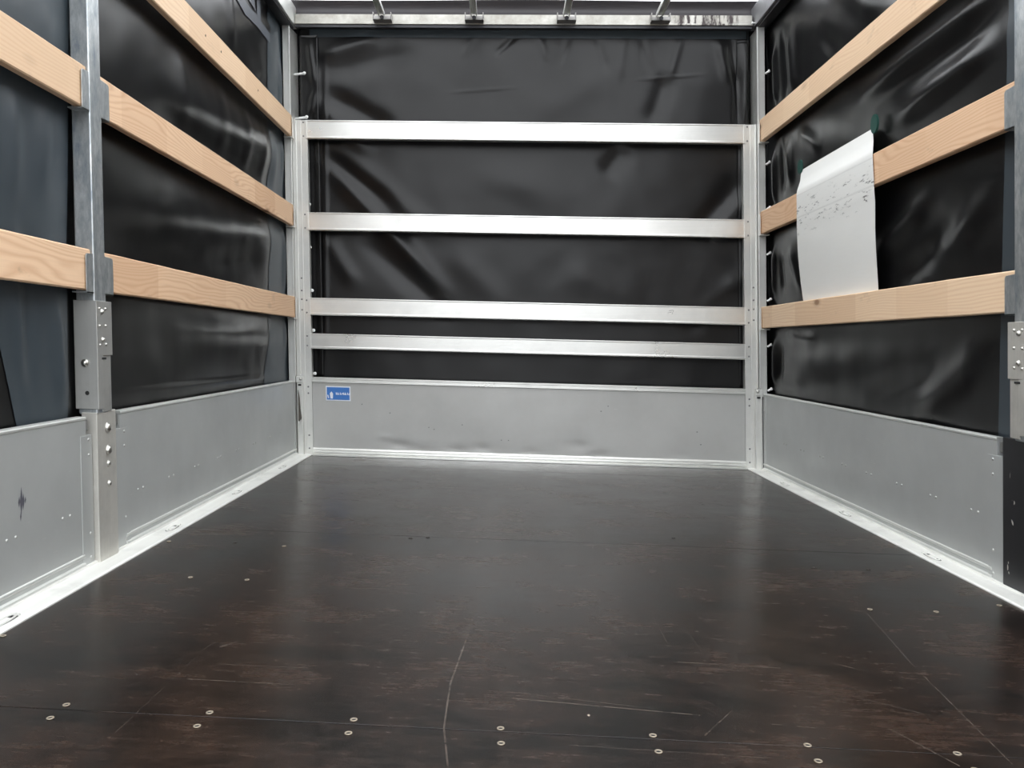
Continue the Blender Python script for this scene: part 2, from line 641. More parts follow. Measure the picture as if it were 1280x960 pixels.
LEFT_FOLDS = [
    ((-1.90, 1.55), (.10, 1.68), .11, .026), ((-1.40, 1.42), (-.10, 1.50), .06, -.010),
    ((-2.30, 1.06), (.10, 1.20), .11, .022), ((-1.3, .98), (-.4, 1.08), .06, -.012),
    ((-1.70, .68), (.05, .68), .11, .016), ((-2.20, .472), (-.1, .455), .010, .006),
    ((-.05, 2.30), (-.07, 1.50), .020, .016), ((-.05, 1.40), (-.06, .50), .020, .014),
    ((-.22, 1.85), (-.26, 1.38), .045, .007), ((-.42, 1.85), (-.47, 1.40), .05, .005), ((-.70, 1.85), (-.75, 1.40), .055, .005),
    ((-1.05, 1.85), (-1.1, 1.38), .06, .005), ((-1.5, 1.80), (-1.52, 1.36), .06, .005),
    ((-2.46, .9), (-2.42, .42), .030, .014), ((-2.56, .95), (-2.60, .42), .035, -.012), ((-2.66, 1.0), (-2.58, .42), .03, .012),
    ((-2.45, 1.6), (-2.5, 1.0), .04, .012), ((-2.62, 1.55), (-2.64, .95), .04, .014), ((-2.75, 1.6), (-2.8, .6), .04, .012),
    ((-.95, 2.36), (-.85, 1.98), .05, .010)]


def disp(u, v, L, seed):
    return folds(u, v, L) + .006 * noise.noise(Vector((u * 1.7, v * 1.7, seed))) + .0025 * noise.noise(Vector((u * 6, v * 6, seed + 5)))


def back_y(x, z):
    e_ = min(1, max(0, (1.30 - abs(x)) / .05))
    return .085 - disp(x, z, BACK_FOLDS, 3.1) * e_ + .034 * min(1, max(0, (abs(x) - 1.262) / .02)) ** 2


def side_x(s, y, z):
    L = LEFT_FOLDS if s < 0 else RIGHT_FOLDS
    b = 1.0
    for zb in (.842, 1.36, 1.86):
        d = abs(z - zb)
        if d < .17:
            k_ = max(0, (d - .06) / .11)
            b = min(b, .25 + .75 * k_ * k_ * (3 - 2 * k_))
    dd = disp(y, z, L, 11.0 * s)
    if dd > 0:
        dd *= b
    if s > 0 and y < -1.95:
        dd *= max(.12, 1 - (-1.95 - y) / .2)
    wrap = max(0, y - .05)
    return s * (1.352 - dd - wrap * .75)


# ------------------------------------------------------------------ the setting
Y_REAR = -4.25
# ground under and behind the truck
g = MB().box(-30, 30, -40, 20, -1.25, -1.15)
gm = mat('asphalt', (.16, .16, .155), .9)
nn = N(gm)
nn.color(nn.ramp(nn.noise(nn.coords(), 40, 6, .7), [(.3, .11), (.7, .20)]))
struct(build('ground', g, gm), 'grey asphalt yard below the truck')

fl = MB()
ys = [Y_REAR, -3.262, -1.872, -.345, .06]
for a, b in zip(ys, ys[1:]):
    fl.box(-1.285, 1.285, a + .0012, b - .0012, -.022, 0)
fl.box(-1.285, 1.285, Y_REAR, .06, -.06, -.0225)
floor_o = struct(build('floor', fl, floor_m, origin=(0, 0, 0), bevel=.0008), 'dark brown film-faced plywood floor with scratches')


def floor_screw():
    mb = MB()
    n = 14
    prof = [(.0062, -.0006), (.0062, .0004), (.0042, .0006), (.0036, -.0015)]
    vs = []
    for r, z in prof:
        for i in range(n):
            a = 2 * PI * i / n
            vs.append((r * 1.05 * math.cos(a), r * 1.05 * math.sin(a), z + .0012))
    fs = [(k * n + i, k * n + (i + 1) % n, (k + 1) * n + (i + 1) % n, (k + 1) * n + i) for k in range(3) for i in range(n)]
    return mb.add(vs, fs)


def floor_screw_hole():
    return MB().tube((0, 0, .0002), (0, 0, .0009), .0036, 12)


scr_dark = [(.819, -2.087), (.982, -2.082), (-.386, -1.883), (-.995, -2.049), (.46, -1.758), (-.443, -1.904)]
scr = [(-1.215, -2.935), (-.987, -2.451), (-.829, -2.452), (-.906, -3.245), (-.906, -3.297), (-.646, -3.247), (-.649, -3.299),
       (-.391, -3.247), (-.391, -3.297), (-.136, -3.252), (-.135, -3.305), (.123, -3.25), (.122, -3.306), (.378, -3.257),
       (.376, -3.31), (.813, -2.486), (.980, -2.483), (-.828, -2.075), (-1.204, -2.071), (1.183, -2.404), (.62, -3.26), (.62, -3.312)]
screw_m = mat('worn_zinc_screw', (.36, .31, .24), .5, .5)
spread('screw', floor_screw, screw_m, floor_o, [(x, y, 0) for x, y in scr])
spread('screw', floor_screw, mat('grimy_screw', (.05, .045, .04), .5, .3), floor_o, [(x, y, 0) for x, y in scr_dark])
spread('screw_socket', floor_screw_hole, dark_m, floor_o, [(x, y, 0) for x, y in scr])

# white floor edges with lashing rings
for s, nm, word in ((-1, 'trim_1', 'left'), (1, 'trim_2', 'right')):
    mb = MB()
    prof = [(s * 1.224, -.02), (s * 1.224, .003), (s * 1.230, .0065), (s * 1.290, .0065), (s * 1.292, .012), (s * 1.302, .012), (s * 1.302, -.02)]
    # wavy worn inner lip
    mb.prism(prof, 'y', Y_REAR, .02)
    t = struct(build(nm, mb, edge_m, origin=(s * 1.26, -2, 0)), 'pale aluminium floor edge strip along the %s side' % word)
    for y in (-.512, -1.23, -1.913, -2.863, -3.6):
        c = (s * 1.256, y)
        mb = MB()
        n = 20
        mb.add([(c[0] + .0135 * math.cos(2 * PI * i / n), c[1] + .052 * math.sin(2 * PI * i / n), .0069) for i in range(n)], [tuple(range(n))])
        rr = build('ring_recess', mb, dark_m, t)
        mb = MB()
        pts = [(c[0] +   .0100 * math.cos(2 * PI * i / n), c[1] + .044 * math.sin(2 * PI * i / n), .0085 + .0015 * math.sin(2 * PI * i / n)) for i in range(n + 1)]
        mb.path(pts, .0026, 6)
        mb.tube((c[0] - .011, c[1] + .040, .0085), (c[0] + .011, c[1] + .040, .0085), .004, 8)
        build('lashing_ring', mb, edge_m, t)
        mb = MB().box(c[0] - .0075, c[0] + .0075, c[1] - .024, c[1] + .018, .0068, .0090)
        build('ring_cover', mb, edge_m, t, bevel=.001)

# tarpaulin walls
mb = MB().grid(lambda a, b: (-1.300 + 2.600 * a, back_y(-1.300 + 2.600 * a, -.02 + 2.60 * b), -.02 + 2.60 * b), 300, 290)
wb = struct(build('wall_back', mb, tarp_back_m, origin=(0, .085, 0), smooth=True), 'wrinkled charcoal tarpaulin closing the far end')
mb = MB().grid(lambda a, b: (-1.21 + 2.485 * a, back_y(-1.21 + 2.485 * a, 2.402 + .085 * b) - .004, 2.402 + .085 * b), 120, 6)
build('hem', mb, tarp_hem_m, wb, smooth=True)
# overlapping vertical flap at the left end, its free edge standing off
mb = MB().grid(lambda a, b: (-1.283 + .121 * a, back_y(-1.283 + .121 * a, .45 + 1.96 * b) - .006 - .010 * max(0, a - .7) / .3, .45 + 1.96 * b), 14, 120)
build('lap_strip', mb, tarp_back_m, wb, smooth=True, solid=.0015)
mb = MB().grid(lambda a, b: (1.205 + .078 * a, back_y(1.205 + .078 * a, .45 + 1.94 * b) - .004 - .012 * math.sin(PI * a) * b, .45 + 1.94 * b), 14, 100)
build('lap_strip', mb, tarp_back_m, wb, smooth=True, solid=.0015)

NY, NZ = 360, 200
for s, nm, lab in ((-1, 'wall_left', 'black tarpaulin side curtain on the left with slate blue strips'),
                   (1, 'wall_right', 'black tarpaulin side curtain on the right with a slate blue strip')):
    mb = MB().grid(lambda a, b: (side_x(s, Y_REAR + (4.39) * a, .30 + 2.30 * b), Y_REAR + 4.39 * a, .30 + 2.30 * b), NY, NZ)
    w = struct(build(nm, mb, tarp_m, origin=(s * 1.352, -2, .3), smooth=True), lab)

    def band(name, f0, f1, z0, z1, m, off=.002, nu=14, nv=90, s=s, w=w):
        def fn(a, b):
            z = z0 + (z1 - z0) * b
            y = f0(z) + (f1(z) - f0(z)) * a
            return (side_x(s, y, z) - s * off, y, z)
        build(name, MB().grid(fn, nu, nv), m, w, smooth=True)
    if s < 0:
        band('welded_strip', lambda z: -.49 + .13 * min(1, max(0, (z - .42) / .45)) + .08 * max(0, (z - 1.35)) / .9, lambda z: .03, .38, 2.50, tarp_hem_m)
        band('welded_strip', lambda z: -2.64 - .30 * (z - .42), lambda z: -2.40 + .05 * (z - .42), .38, 2.50, tarp_hem_m, nu=30)

        def poly(name, top, bot, m, off):
            def fn(a, b):
                k = a * (len(top) - 1)
                i = min(int(k), len(top) - 2)
                t = k - i
                ya = top[i][0] * (1 - t) + top[i + 1][0] * t
                za = top[i][1] * (1 - t) + top[i + 1][1] * t
                yb = bot[i][0] * (1 - t) + bot[i + 1][0] * t
                zb = bot[i][1] * (1 - t) + bot[i + 1][1] * t
                y = yb + (ya - yb) * b
                z = zb + (za - zb) * b
                return (side_x(s, y, z) - s * off, y, z)
            build(name, MB().grid(fn, 40, 8), m, w, smooth=True)
        poly('printed_band', [(-1.0, 2.33), (-.688, 2.296), (-.573, 2.296), (-.465, 2.311), (-.233, 2.304)],
             [(-1.0, 2.29), (-.799, 2.25), (-.68, 2.23), (-.483, 2.247), (-.237, 2.251)], tarp_print_m, .0045)
        poly('printed_band', [(-.474, 2.50), (-.45, 2.50), (-.43, 2.50), (-.41, 2.50)],
             [(-.479, 2.30), (-.455, 2.30), (-.43, 2.30), (-.41, 2.30)], tarp_print_m, .005)
        poly('printed_block', [(-.407, 2.352), (-.35, 2.350), (-.23, 2.348)], [(-.41, 2.304), (-.35, 2.306), (-.233, 2.304)], tarp_m, .006)
        poly('printed_block', [(-.72, 2.40), (-.62, 2.40), (-.54, 2.42)], [(-.72, 2.33), (-.62, 2.325), (-.50, 2.318)], tarp_print_m, .005)
    else:
        band('welded_strip', lambda z: -2.38, lambda z: -2.112 - .042 * (z - .44), .38, 2.50, tarp_hem_m)
        # loose corner edge of the curtain gathered behind the corner post
        def loose(a, b):
            z = .45 + 1.95 * b
            w_ = .016 * math.sin(z * 7) + .010 * math.sin(z * 17 + 1)
            return (1.329 + .017 * a + abs(w_) * (1 - a) * .5, .045 + .02 * math.sin(z * 5) - .03 * a, z)
        build('corner_flap', MB().grid(loose, 10, 120), tarp_m, w, smooth=True, solid=.0015)

# roof
def roof(a, b):
    x = -1.37 + 2.74 * a
    y = Y_REAR - .02 + 4.42 * b
    return (x, y, 2.602 + .035 * (1 - (x / 1.37) ** 2) + .006 * math.sin(y * 9) * (1 - (x / 1.37) ** 4) + .0)


ceil = struct(build('ceiling', MB().grid(roof, 40, 120), roof_m, origin=(0, -2, 2.58), smooth=True), 'white translucent tarpaulin roof')
mb = MB().grid(lambda a, b: (-1.34 + 2.68 * a, .012 + .030 * math.sin(PI * b) + .008 * math.sin(9 * a) * b, 2.495 + .091 * b), 80, 10)
build('front_hem', mb, tarp('roof_hem_grey', (.038, .034, .037), .5), ceil, smooth=True)

# header beam and the two longitudinal roof rails
hd = thing('header_beam', 'stained aluminium crossbeam above the far tarpaulin with four small brackets', 'beam', (0, 0, 2.44))
mb = MB()
mb.prism([(-.012, 2.443), (-.012, 2.452), (-.004, 2.455), (-.004, 2.500), (.035, 2.500), (.035, 2.443)], 'x', -1.272, 1.268)
hm = mat('stained_header_aluminium', (.62, .60, .55), .45, .55)
hn = N(hm)
a = hn.noise(hn.coords((3, 3, 3)), 2, 5, .7)
b = hn.noise(hn.coords((30, 30, 6)), 1, 4, .7)
spx = hn.new('SeparateXYZ'); hn.link(hn.coords(), spx.inputs[0])
loc = hn.math('SUBTRACT', 1., hn.math('MINIMUM', hn.math('DIVIDE', hn.math('ABSOLUTE', hn.math('SUBTRACT', spx.outputs[0], 1.02)), .22), 1.))
st = hn.math('MULTIPLY', hn.ramp(b, [(.46, 0.), (.56, 1.)]), hn.ramp(loc, [(.1, 0.), (.35, 1.)]))
c = hn.mix(hn.ramp(a, [(.3, 0.), (.65, 1.)]), (.26, .245, .21), (.50, .49, .455))
hn.color(hn.mix(st, c, (.05, .04, .04)))
build('beam', mb, hm, hd, bevel=.001)
mb = MB().box(-1.27, 1.265, -.004, .030, 2.427, 2.4425)
build('under_lip', mb, black_steel, hd)
bracket_m = brushed('bracket_steel', (.32, .31, .30), .4, .7, 'x')
for x in (-.768, -.2565, .251, .762):
    mb = MB()
    mb.prism([(x - .052, -.065), (x - .047, -.062), (x - .047, -.012), (x - .052, -.012)], 'z', 2.452, 2.490)
    mb.prism([(x + .047, -.062), (x + .052, -.065), (x + .052, -.012), (x + .047, -.012)], 'z', 2.452, 2.490)
    mb.box(x - .052, x + .052, -.066, -.012, 2.4475, 2.4525)
    mb.box(x - .047, x + .047, -.066, -.061, 2.449, 2.468)
    bk = mb; mb = MB()
    mb.box(x - .046, x + .046, -.060, -.014, 2.4526, 2.458)
    bk2 = mb; mb = bk
    br = build('bracket', mb, bracket_m, hd, bevel=.0008)
    build('bracket_tray', bk2, black_steel, br)
    mb = MB().tube((x, -.072, 2.458), (x, -.062, 2.458), .011, 14)
    build('bolt', mb, black_steel, br)
for i, (x, word) in enumerate(((-.772, 'leftmost'), (-.258, 'second from left'), (.25, 'second from right'), (.755, 'rightmost'))):
    mb = MB()
    mb.prism([(x - .018, 2.496), (x - .018, 2.470), (x - .012, 2.470), (x - .010, 2.488), (x + .010, 2.488), (x + .012, 2.470), (x + .018, 2.470),
              (x + .018, 2.496)], 'y', Y_REAR + .1, -.045)
    o = build('roof_bar', mb, alu_y, origin=(x, -2.1, 2.47), bevel=.003)
    tag(o, 'slim metal channel under the roof held by the header bracket, %s of four' % word, 'bar', 'roof bars')
for s, word in ((-1, 'left'), (1, 'right')):
    mb = MB()
    mb.prism([(s * 1.276, 2.438), (s * 1.276, 2.552), (s * 1.300, 2.565), (s * 1.335, 2.565), (s * 1.335, 2.438)], 'y', Y_REAR, .06)
    t = thing('roof_rail', 'long aluminium roof rail along the top of the %s curtain' % word, 'rail', (s * 1.3, -2, 2.44), 'roof rails')
    build('rail', mb, alu_y if s < 0 else brushed('dull_roof_rail', (.30, .30, .31), .45, .7, 'y'), t, bevel=.002)
    mb = MB().box(s * 1.29, s * 1.343, Y_REAR, .03, 2.424, 2.4375)
    build('runner_channel', mb, black_steel, t)
mb = MB().prism([(-1.300, -.05), (-1.300, -.42), (-1.212, -.42), (-1.206, -.06), (-1.212, -.05)], 'z', 2.568, 2.575)
tag(build('gusset_plate', mb, alu_y, bevel=.0006), 'light grey flat corner plate under the roof at the left rail', 'plate')
mb = MB().tube((1.262, -.025, 2.452), (1.318, -.03, 2.449), .0035, 8)
mb.dome((1.262, -.025, 2.452), (-1, 0, 0), .007, .006)
mb.tube((1.318, -.03, 2.425), (1.318, -.03, 2.465), .004, 8)
tag(build('locking_pin', mb, plastic_w), 'small pale pin at the top of the right corner post', 'pin')


# ------------------------------------------------------------------ corner posts at the far end
def dark_rivet():
    mb = MB()
    mb.dome((0, 0, 0), (0, -1, 0), .0052, .003)
    return mb


rivet_dark = mat('grey_rivet', (.22, .22, .22), .4, .7)
rivet_m = mat('rivet_aluminium', (.50, .50, .48), .45, .7)
for s, word in ((-1, 'left'), (1, 'right')):
    t = thing('corner_post', 'tall aluminium post in the far %s corner, its upper half bare and narrow' % word, 'post', (s * 1.29, 0, 0), 'corner posts')
    mb = MB()
    h = 0 if s < 0 else -.015
    # outer channel running to the roof: bright face and receding inner flank
    mb.prism([(s * (1.338 + h), -.035), (s * (1.338 + h), .02), (s * 1.294, .110), (s * 1.286, .110), (s * (1.300 + h * .9), -.02), (s * (1.303 + h), -.035)], 'z', .0, 2.425)
    mb.box(s * (1.296 + h), s * (1.306 + h), -.040, -.030, .455, 2.425)
    build('outer_channel', mb, alu_z, t, bevel=.0015)
    mb = MB().box(s * 1.250, s * (1.298 + h), -.004, .05, .0, 1.905)
    mb.box(s * 1.276, s * (1.2975 + h), -.014, -.003, .455, 1.905)
    build('inner_channel', mb, alu_z, t, bevel=.0015)
    mb = MB().box(s * 1.214, s * 1.252, -.001, .04, .0, 1.905)
    build('rivet_flange', mb, alu_z, t, bevel=.001)
    zs = [1.893, 1.815, 1.372, 1.296, .885, .815, .682, .628, .392, .355, .115, .04]
    spread('rivet', dark_rivet, rivet_dark, t, [(s * 1.236, -.001, z) for z in zs])
    spread('rivet', dark_rivet, rivet_dark, t, [(s * 1.262, -.004, z) for z in (1.01, .94, .89, .83)])
    # lower cover beside the drop side, with its latch
    mb = MB().box(s * 1.262, s * 1.296, -.030, -.004, .0, .415)
    mb.box(s * 1.262, s * 1.30, -.036, -.004, .415, .452)
    build('lower_cover', mb, alu_z, t, bevel=.003)
    mb = MB().box(s * 1.268, s * 1.285, -.040, -.035, .398, .408)
    build('latch_slot', mb, dark_m, t)
    mb = MB().dome((s * 1.272, -.036, .437), (0, -1, .2), .009, .007)
    build('latch_knob', mb, steel_m, t, smooth=True)
    if s > 0:
        mb = MB().box(1.2965, 1.2985, -.044, -.034, .01, .41)  # near-black strip painted in for the shaded gap beside the panel
        build('gap_shade', mb, dark_m, t)
    if s < 0:
        mb = MB()
        pts = [(-1.286, .375), (-1.279, .33), (-1.276, .27), (-1.270, .215), (-1.277, .195), (-1.287, .20)]
        mb.add([(p[0], -.0385, p[1]) for p in pts] + [(p[0], -.030, p[1]) for p in pts],
               [tuple(range(6)), tuple(range(6, 12))[::-1]] + [(i, (i + 1) % 6, 6 + (i + 1) % 6, 6 + i) for i in range(6)])
        build('torn_edge', mb, mat('rust_grey_metal', (.10, .09, .075), .7, .3), t)
        mb = MB().path([(-1.289, -.04, .19), (-1.280, -.042, .185), (-1.272, -.042, .205)], .003, 6)
        build('bent_lip', mb, alu_z, t)
    # pockets that carry the boards
    for z in (.782, 1.296, 1.796):
        mb = MB().box(s * 1.288, s * 1.330, -.075, -.034, z - .006, z - .001)
        mb.box(s * 1.283, s * 1.287, -.060, -.034, z - .006, z + .11)
        build('board_pocket', mb, alu_z, t, bevel=.0008)

# ------------------------------------------------------------------ cross rails of the far wall
for (z0, z1, lab) in ((1.800, 1.905, 'topmost wide aluminium cross rail, brightly reflecting, on the far wall'),
                      (1.282, 1.384, 'second aluminium cross rail from the top on the far wall'),
                      (.801, .900, 'third aluminium cross rail from the top, with a small scuff near its right end'),
                      (.610, .697, 'lowest aluminium cross rail, just above the bulkhead panel')):
    t = thing('cross_rail', lab, 'rail', (0, 0, z0), 'far wall cross rails')
    mb = MB()
    mb.prism([(-.002, z0), (-.005, z0 + .004), (-.005, z0 + .012), (-.003, z0 + .014), (-.003, z1 - .008), (-.005, z1 - .006), (-.005, z1), (.03, z1), (.03, z0)], 'x', -1.224, 1.224)
    build('rail_profile', mb, alu_x, t, bevel=.0008)
    for s in (-1, 1):
        mb = MB().box(s * 1.214, s * 1.226, -.0065, -.001, z0 + .001, z1 - .001)
        build('end_cap', mb, alu_z, t, bevel=.0008)
    if z0 == .801:
        mb = MB()
        for (a, b) in (((.800, .872), (.824, .875)), ((.826, .874), (.816, .852)), ((.802, .862), (.815, .865)), ((.793, .859), (.80, .861))):
            mb.tube((a[0], -.0035, a[1]), (b[0], -.0035, b[1]), .0012, 5)
        build('scuff_mark', mb, rivet_dark, t)

# bulkhead panel with top cap and stepped bottom moulding
t = thing('bulkhead_panel', 'low silver bulkhead panel with shallow dents at the foot of the far wall', 'panel', (0, 0, 0))
DENTS = [(-.72, .075, .05, .010), (-.60, .045, .07, .009), (-.39, .055, .06, .008), (.40, .045, .07, .011), (.02, .06, .05, .006),
         (-.80, .12, .04, -.004), (.30, .10, .06, .006), (-.25, .07, .05, .007), (.85, .07, .05, .004)]


def bulk(a, b):
    x = -1.213 + 2.426 * a
    z = .030 + .392 * b
    d = 0
    for (cx, cz, r, h) in DENTS:
        d += h * math.exp(-((x - cx) / r) ** 2 - ((z - cz) / (r * .45)) ** 2)
    d += .0012 * noise.noise(Vector((x * 2, z * 3, 2)))
    return (x, .004 + d * .45, z)


build('sheet', MB().grid(bulk, 240, 48), bulk_m, t, smooth=True)
mb = MB()
mb.prism([(.0, .418), (-.006, .420), (-.006, .428), (-.001, .431), (-.001, .438), (-.007, .440), (-.007, .448), (.03, .449), (.03, .418)], 'x', -1.214, 1.214)
build('top_cap', mb, alu_x, t, bevel=.0006)
mb = MB()
mb.prism([(.006, .046), (-.004, .044), (-.006, .038), (-.002, .034), (-.002, .027), (-.012, .024), (-.012, .016), (-.008, .013), (-.022, .010), (-.022, .001), (.03, .001), (.03, .046)], 'x', -1.214, 1.214)
build('bottom_moulding', mb, alu_x, t, bevel=.0006)
mb = MB()
for (x, z) in ((-.93, .30), (-.77, .255), (-.36, .20), (-.14, .12), (-.10, .12), (.42, .30), (.95, .20), (.97, .13), (.46, .33), (-.55, .18), (-.52, .17)):
    build('scrape_mark', MB().dome((x, .0042, z), (0, -1, 0), .004, .0012, 8, 2), rivet_dark, t)

# sticker
t = thing('sticker', 'small blue rectangular sticker with white border on the bulkhead panel', 'sticker', (-1.063, .0, .315))


def on_bulk(x0, x1, z0, z1, off):
    # straight label laid on the sheet
    y = .0025 - off
    return [(x0, y, z0), (x1, y, z0), (x1, y, z1), (x0, y, z1)]


mb = MB().box(-1.136, -.994, .001, .0035, .316, .399)
build('label_border', mb, white_m, t, bevel=.0006)
mb = MB().box(-1.130, -1.000, -.0001, .001, .322, .393)
build('label_face', mb, blue_m, t)
mb = MB()
mb.prism([(-1.128, .348), (-1.122, .350), (-1.117, .331), (-1.123, .330)], 'y', -.0009, -.0001)
mb.prism([(-1.113, .356), (-1.108, .364), (-1.102, .368), (-1.094, .356), (-1.096, .328), (-1.109, .328)], 'y', -.0009, -.0001)
build('label_icon', mb, white_m, t)
mb = MB()
x = -1.078
for wd in ('11', '1v11', '1y'):
    for ch in wd:
        if ch == '1':
            mb.box(x, x + .0042, -.0009, -.0001, .3515, .3640)
            mb.box(x + .0042, x + .009, -.0009, -.0001, .3515, .3560)
        elif ch == 'v':
            mb.prism([(x, .3615), (x + .003, .3615), (x + .005, .356), (x + .007, .3615), (x + .009, .3615), (x + .006, .3525), (x + .004, .3525)], 'y', -.0009, -.0001)
        else:
            mb.prism([(x, .3615), (x + .003, .3615), (x + .006, .356), (x + .008, .3615), (x + .011, .3615), (x + .006, .349), (x + .002, .349)], 'y', -.0009, -.0001)
        x += .0095
    x += .004
build('label_lettering', mb, white_m, t)


# ------------------------------------------------------------------ drop side panels
def side_rivet(s):
    def f():
        return MB().dome((0, 0, 0), (-s, 0, 0), .0046, .0030)
    return f


def drop_side(s, y0, y1, pairs, zp, label, notch_far=None, notch_near=None, strips=()):
    """y0 < y1 ; panel face at x = s*1.30"""
    t = thing('drop_side_panel', label, 'panel', (s * 1.31, (y0 + y1) / 2, 0), 'drop side panels')
    mb = MB()
    yy0, yy1 = y0, y1
    if notch_near: yy0 = y0 + .03
    if notch_far: yy1 = y1 - .03
    mb.box(s * 1.300, s * 1.325, yy0, yy1, .006, .418)
    if notch_near: mb.box(s * 1.300, s * 1.325, y0, yy0, .006, .375)
    if notch_far: mb.box(s * 1.300, s * 1.325, yy1, y1, .006, .375)
    build('sheet', mb, panel_m, t)
    mb = MB()
    mb.prism([(s * 1.2995, .4185), (s * 1.2980, .420), (s * 1.2980, .425), (s * 1.300, .4275), (s * 1.326, .4275), (s * 1.326, .4185)], 'y', yy0, yy1)
    build('top_edge', mb, alu_y, t)
    for (a, b) in strips:
        mb = MB().box(s * 1.2985, s * 1.3005, a, b, .006, .4135 if a > y0 + .02 and b < y1 - .02 else .374)
        build('end_strip', mb, panel_m, t, bevel=.0005)
    ya, yb = y0 + (.055 if notch_near is not None or strips else .0), y1 - (.055 if notch_far else .0)
    mb = MB()
    mb.prism([(s * 1.3005, .045), (s * 1.2965, .042), (s * 1.2955, .036), (s * 1.3005, .032)], 'y', ya, yb)
    mb.prism([(s * 1.3005, .022), (s * 1.2945, .018), (s * 1.2925, .007), (s * 1.3005, .006)], 'y', ya, yb)
    build('bottom_ridge', mb, alu_y, t)
    pts = [(s * 1.2998, y, zp) for y in pairs]
    for (a, b) in strips:
        c = (a + b) / 2
        pts += [(s * 1.2985, c + .012, z) for z in (.407 if False else .362, .318, .096, .028)]
    spread('rivet', side_rivet(s), rivet_m, t, pts)
    return t


tl = drop_side(-1, -2.219, -.045, [-2.074, -2.036, -1.826, -1.787, -1.584, -1.547, -1.334, -1.296, -1.095, -1.058, -.85, -.812, -.61, -.572, -.37],
               .166, 'grey drop side panel on the left between the middle post and the far corner', notch_near=True, strips=((-2.219, -2.135),))
tr = drop_side(1, -2.222, -.045, [-.37, -.406, -.609, -.651, -.85, -.888, -1.093, -1.13, -1.328, -1.371, -1.58, -1.617, -1.817, -1.853, -2.059, -2.097],
               .191, 'grey drop side panel on the right running back to the far corner', notch_near=True, strips=((-2.222, -2.150),))
tn = drop_side(-1, Y_REAR + .05, -2.366, [-3.7, -3.66, -3.47, -3.43, -3.23, -3.19, -2.99, -2.95, -2.777, -2.741, -2.528, -2.491],
               .167, 'grey drop side panel on the left nearest the camera, with a dark smudge', notch_far=True, strips=((-2.428, -2.366),))
drop_side(1, Y_REAR + .05, -2.376, [-3.7, -3.66, -3.23, -3.19, -2.777, -2.741, -2.55, -2.51],
          .191, 'grey drop side panel on the right behind the black painted post', notch_far=True, strips=((-2.438, -2.376),))
# rivet line at the far ends
for s, t in ((-1, tl), (1, tr)):
    mb = MB().box(s * 1.2980, s * 1.3005, -.085, -.046, .006, .4135)
    build('end_strip', mb, panel_m, t, bevel=.0005)
    spread('rivet', side_rivet(s), rivet_m, t, [(s * 1.298, -.062, z) for z in (.33, .12)])
# smudge: thin dark scuffed patch on the near left panel
sm = mat('rubber_smudge', (.10, .10, .12), .6)
n_ = N(sm)
mb = MB()
for (dy, z0, z1, w_) in ((0, .215, .285, .006), (.008, .225, .268, .005), (-.009, .235, .262, .004), (.017, .24, .258, .003), (-.004, .2, .225, .003)):
    y = -2.715 + dy
    mb.add([(-1.2994, y - w_ * .3, z0), (-1.2994, y + w_, (z0 + z1) / 2), (-1.2994, y + w_ * .2, z1), (-1.2994, y - w_, (z0 + z1) / 2)], [(0, 1, 2, 3)])
build('smudge', mb, sm, tn)


# ------------------------------------------------------------------ middle posts
def bolt_head(s, r=.0105, h=.007):
    def f():
        mb = MB()
        mb.tube((0, 0, 0), (-s * .0015, 0, 0), r * 1.25, 16)
        mb.dome((-s * .0015, 0, 0), (-s, 0, 0), r, h, 14, 4)
        return mb
    return f


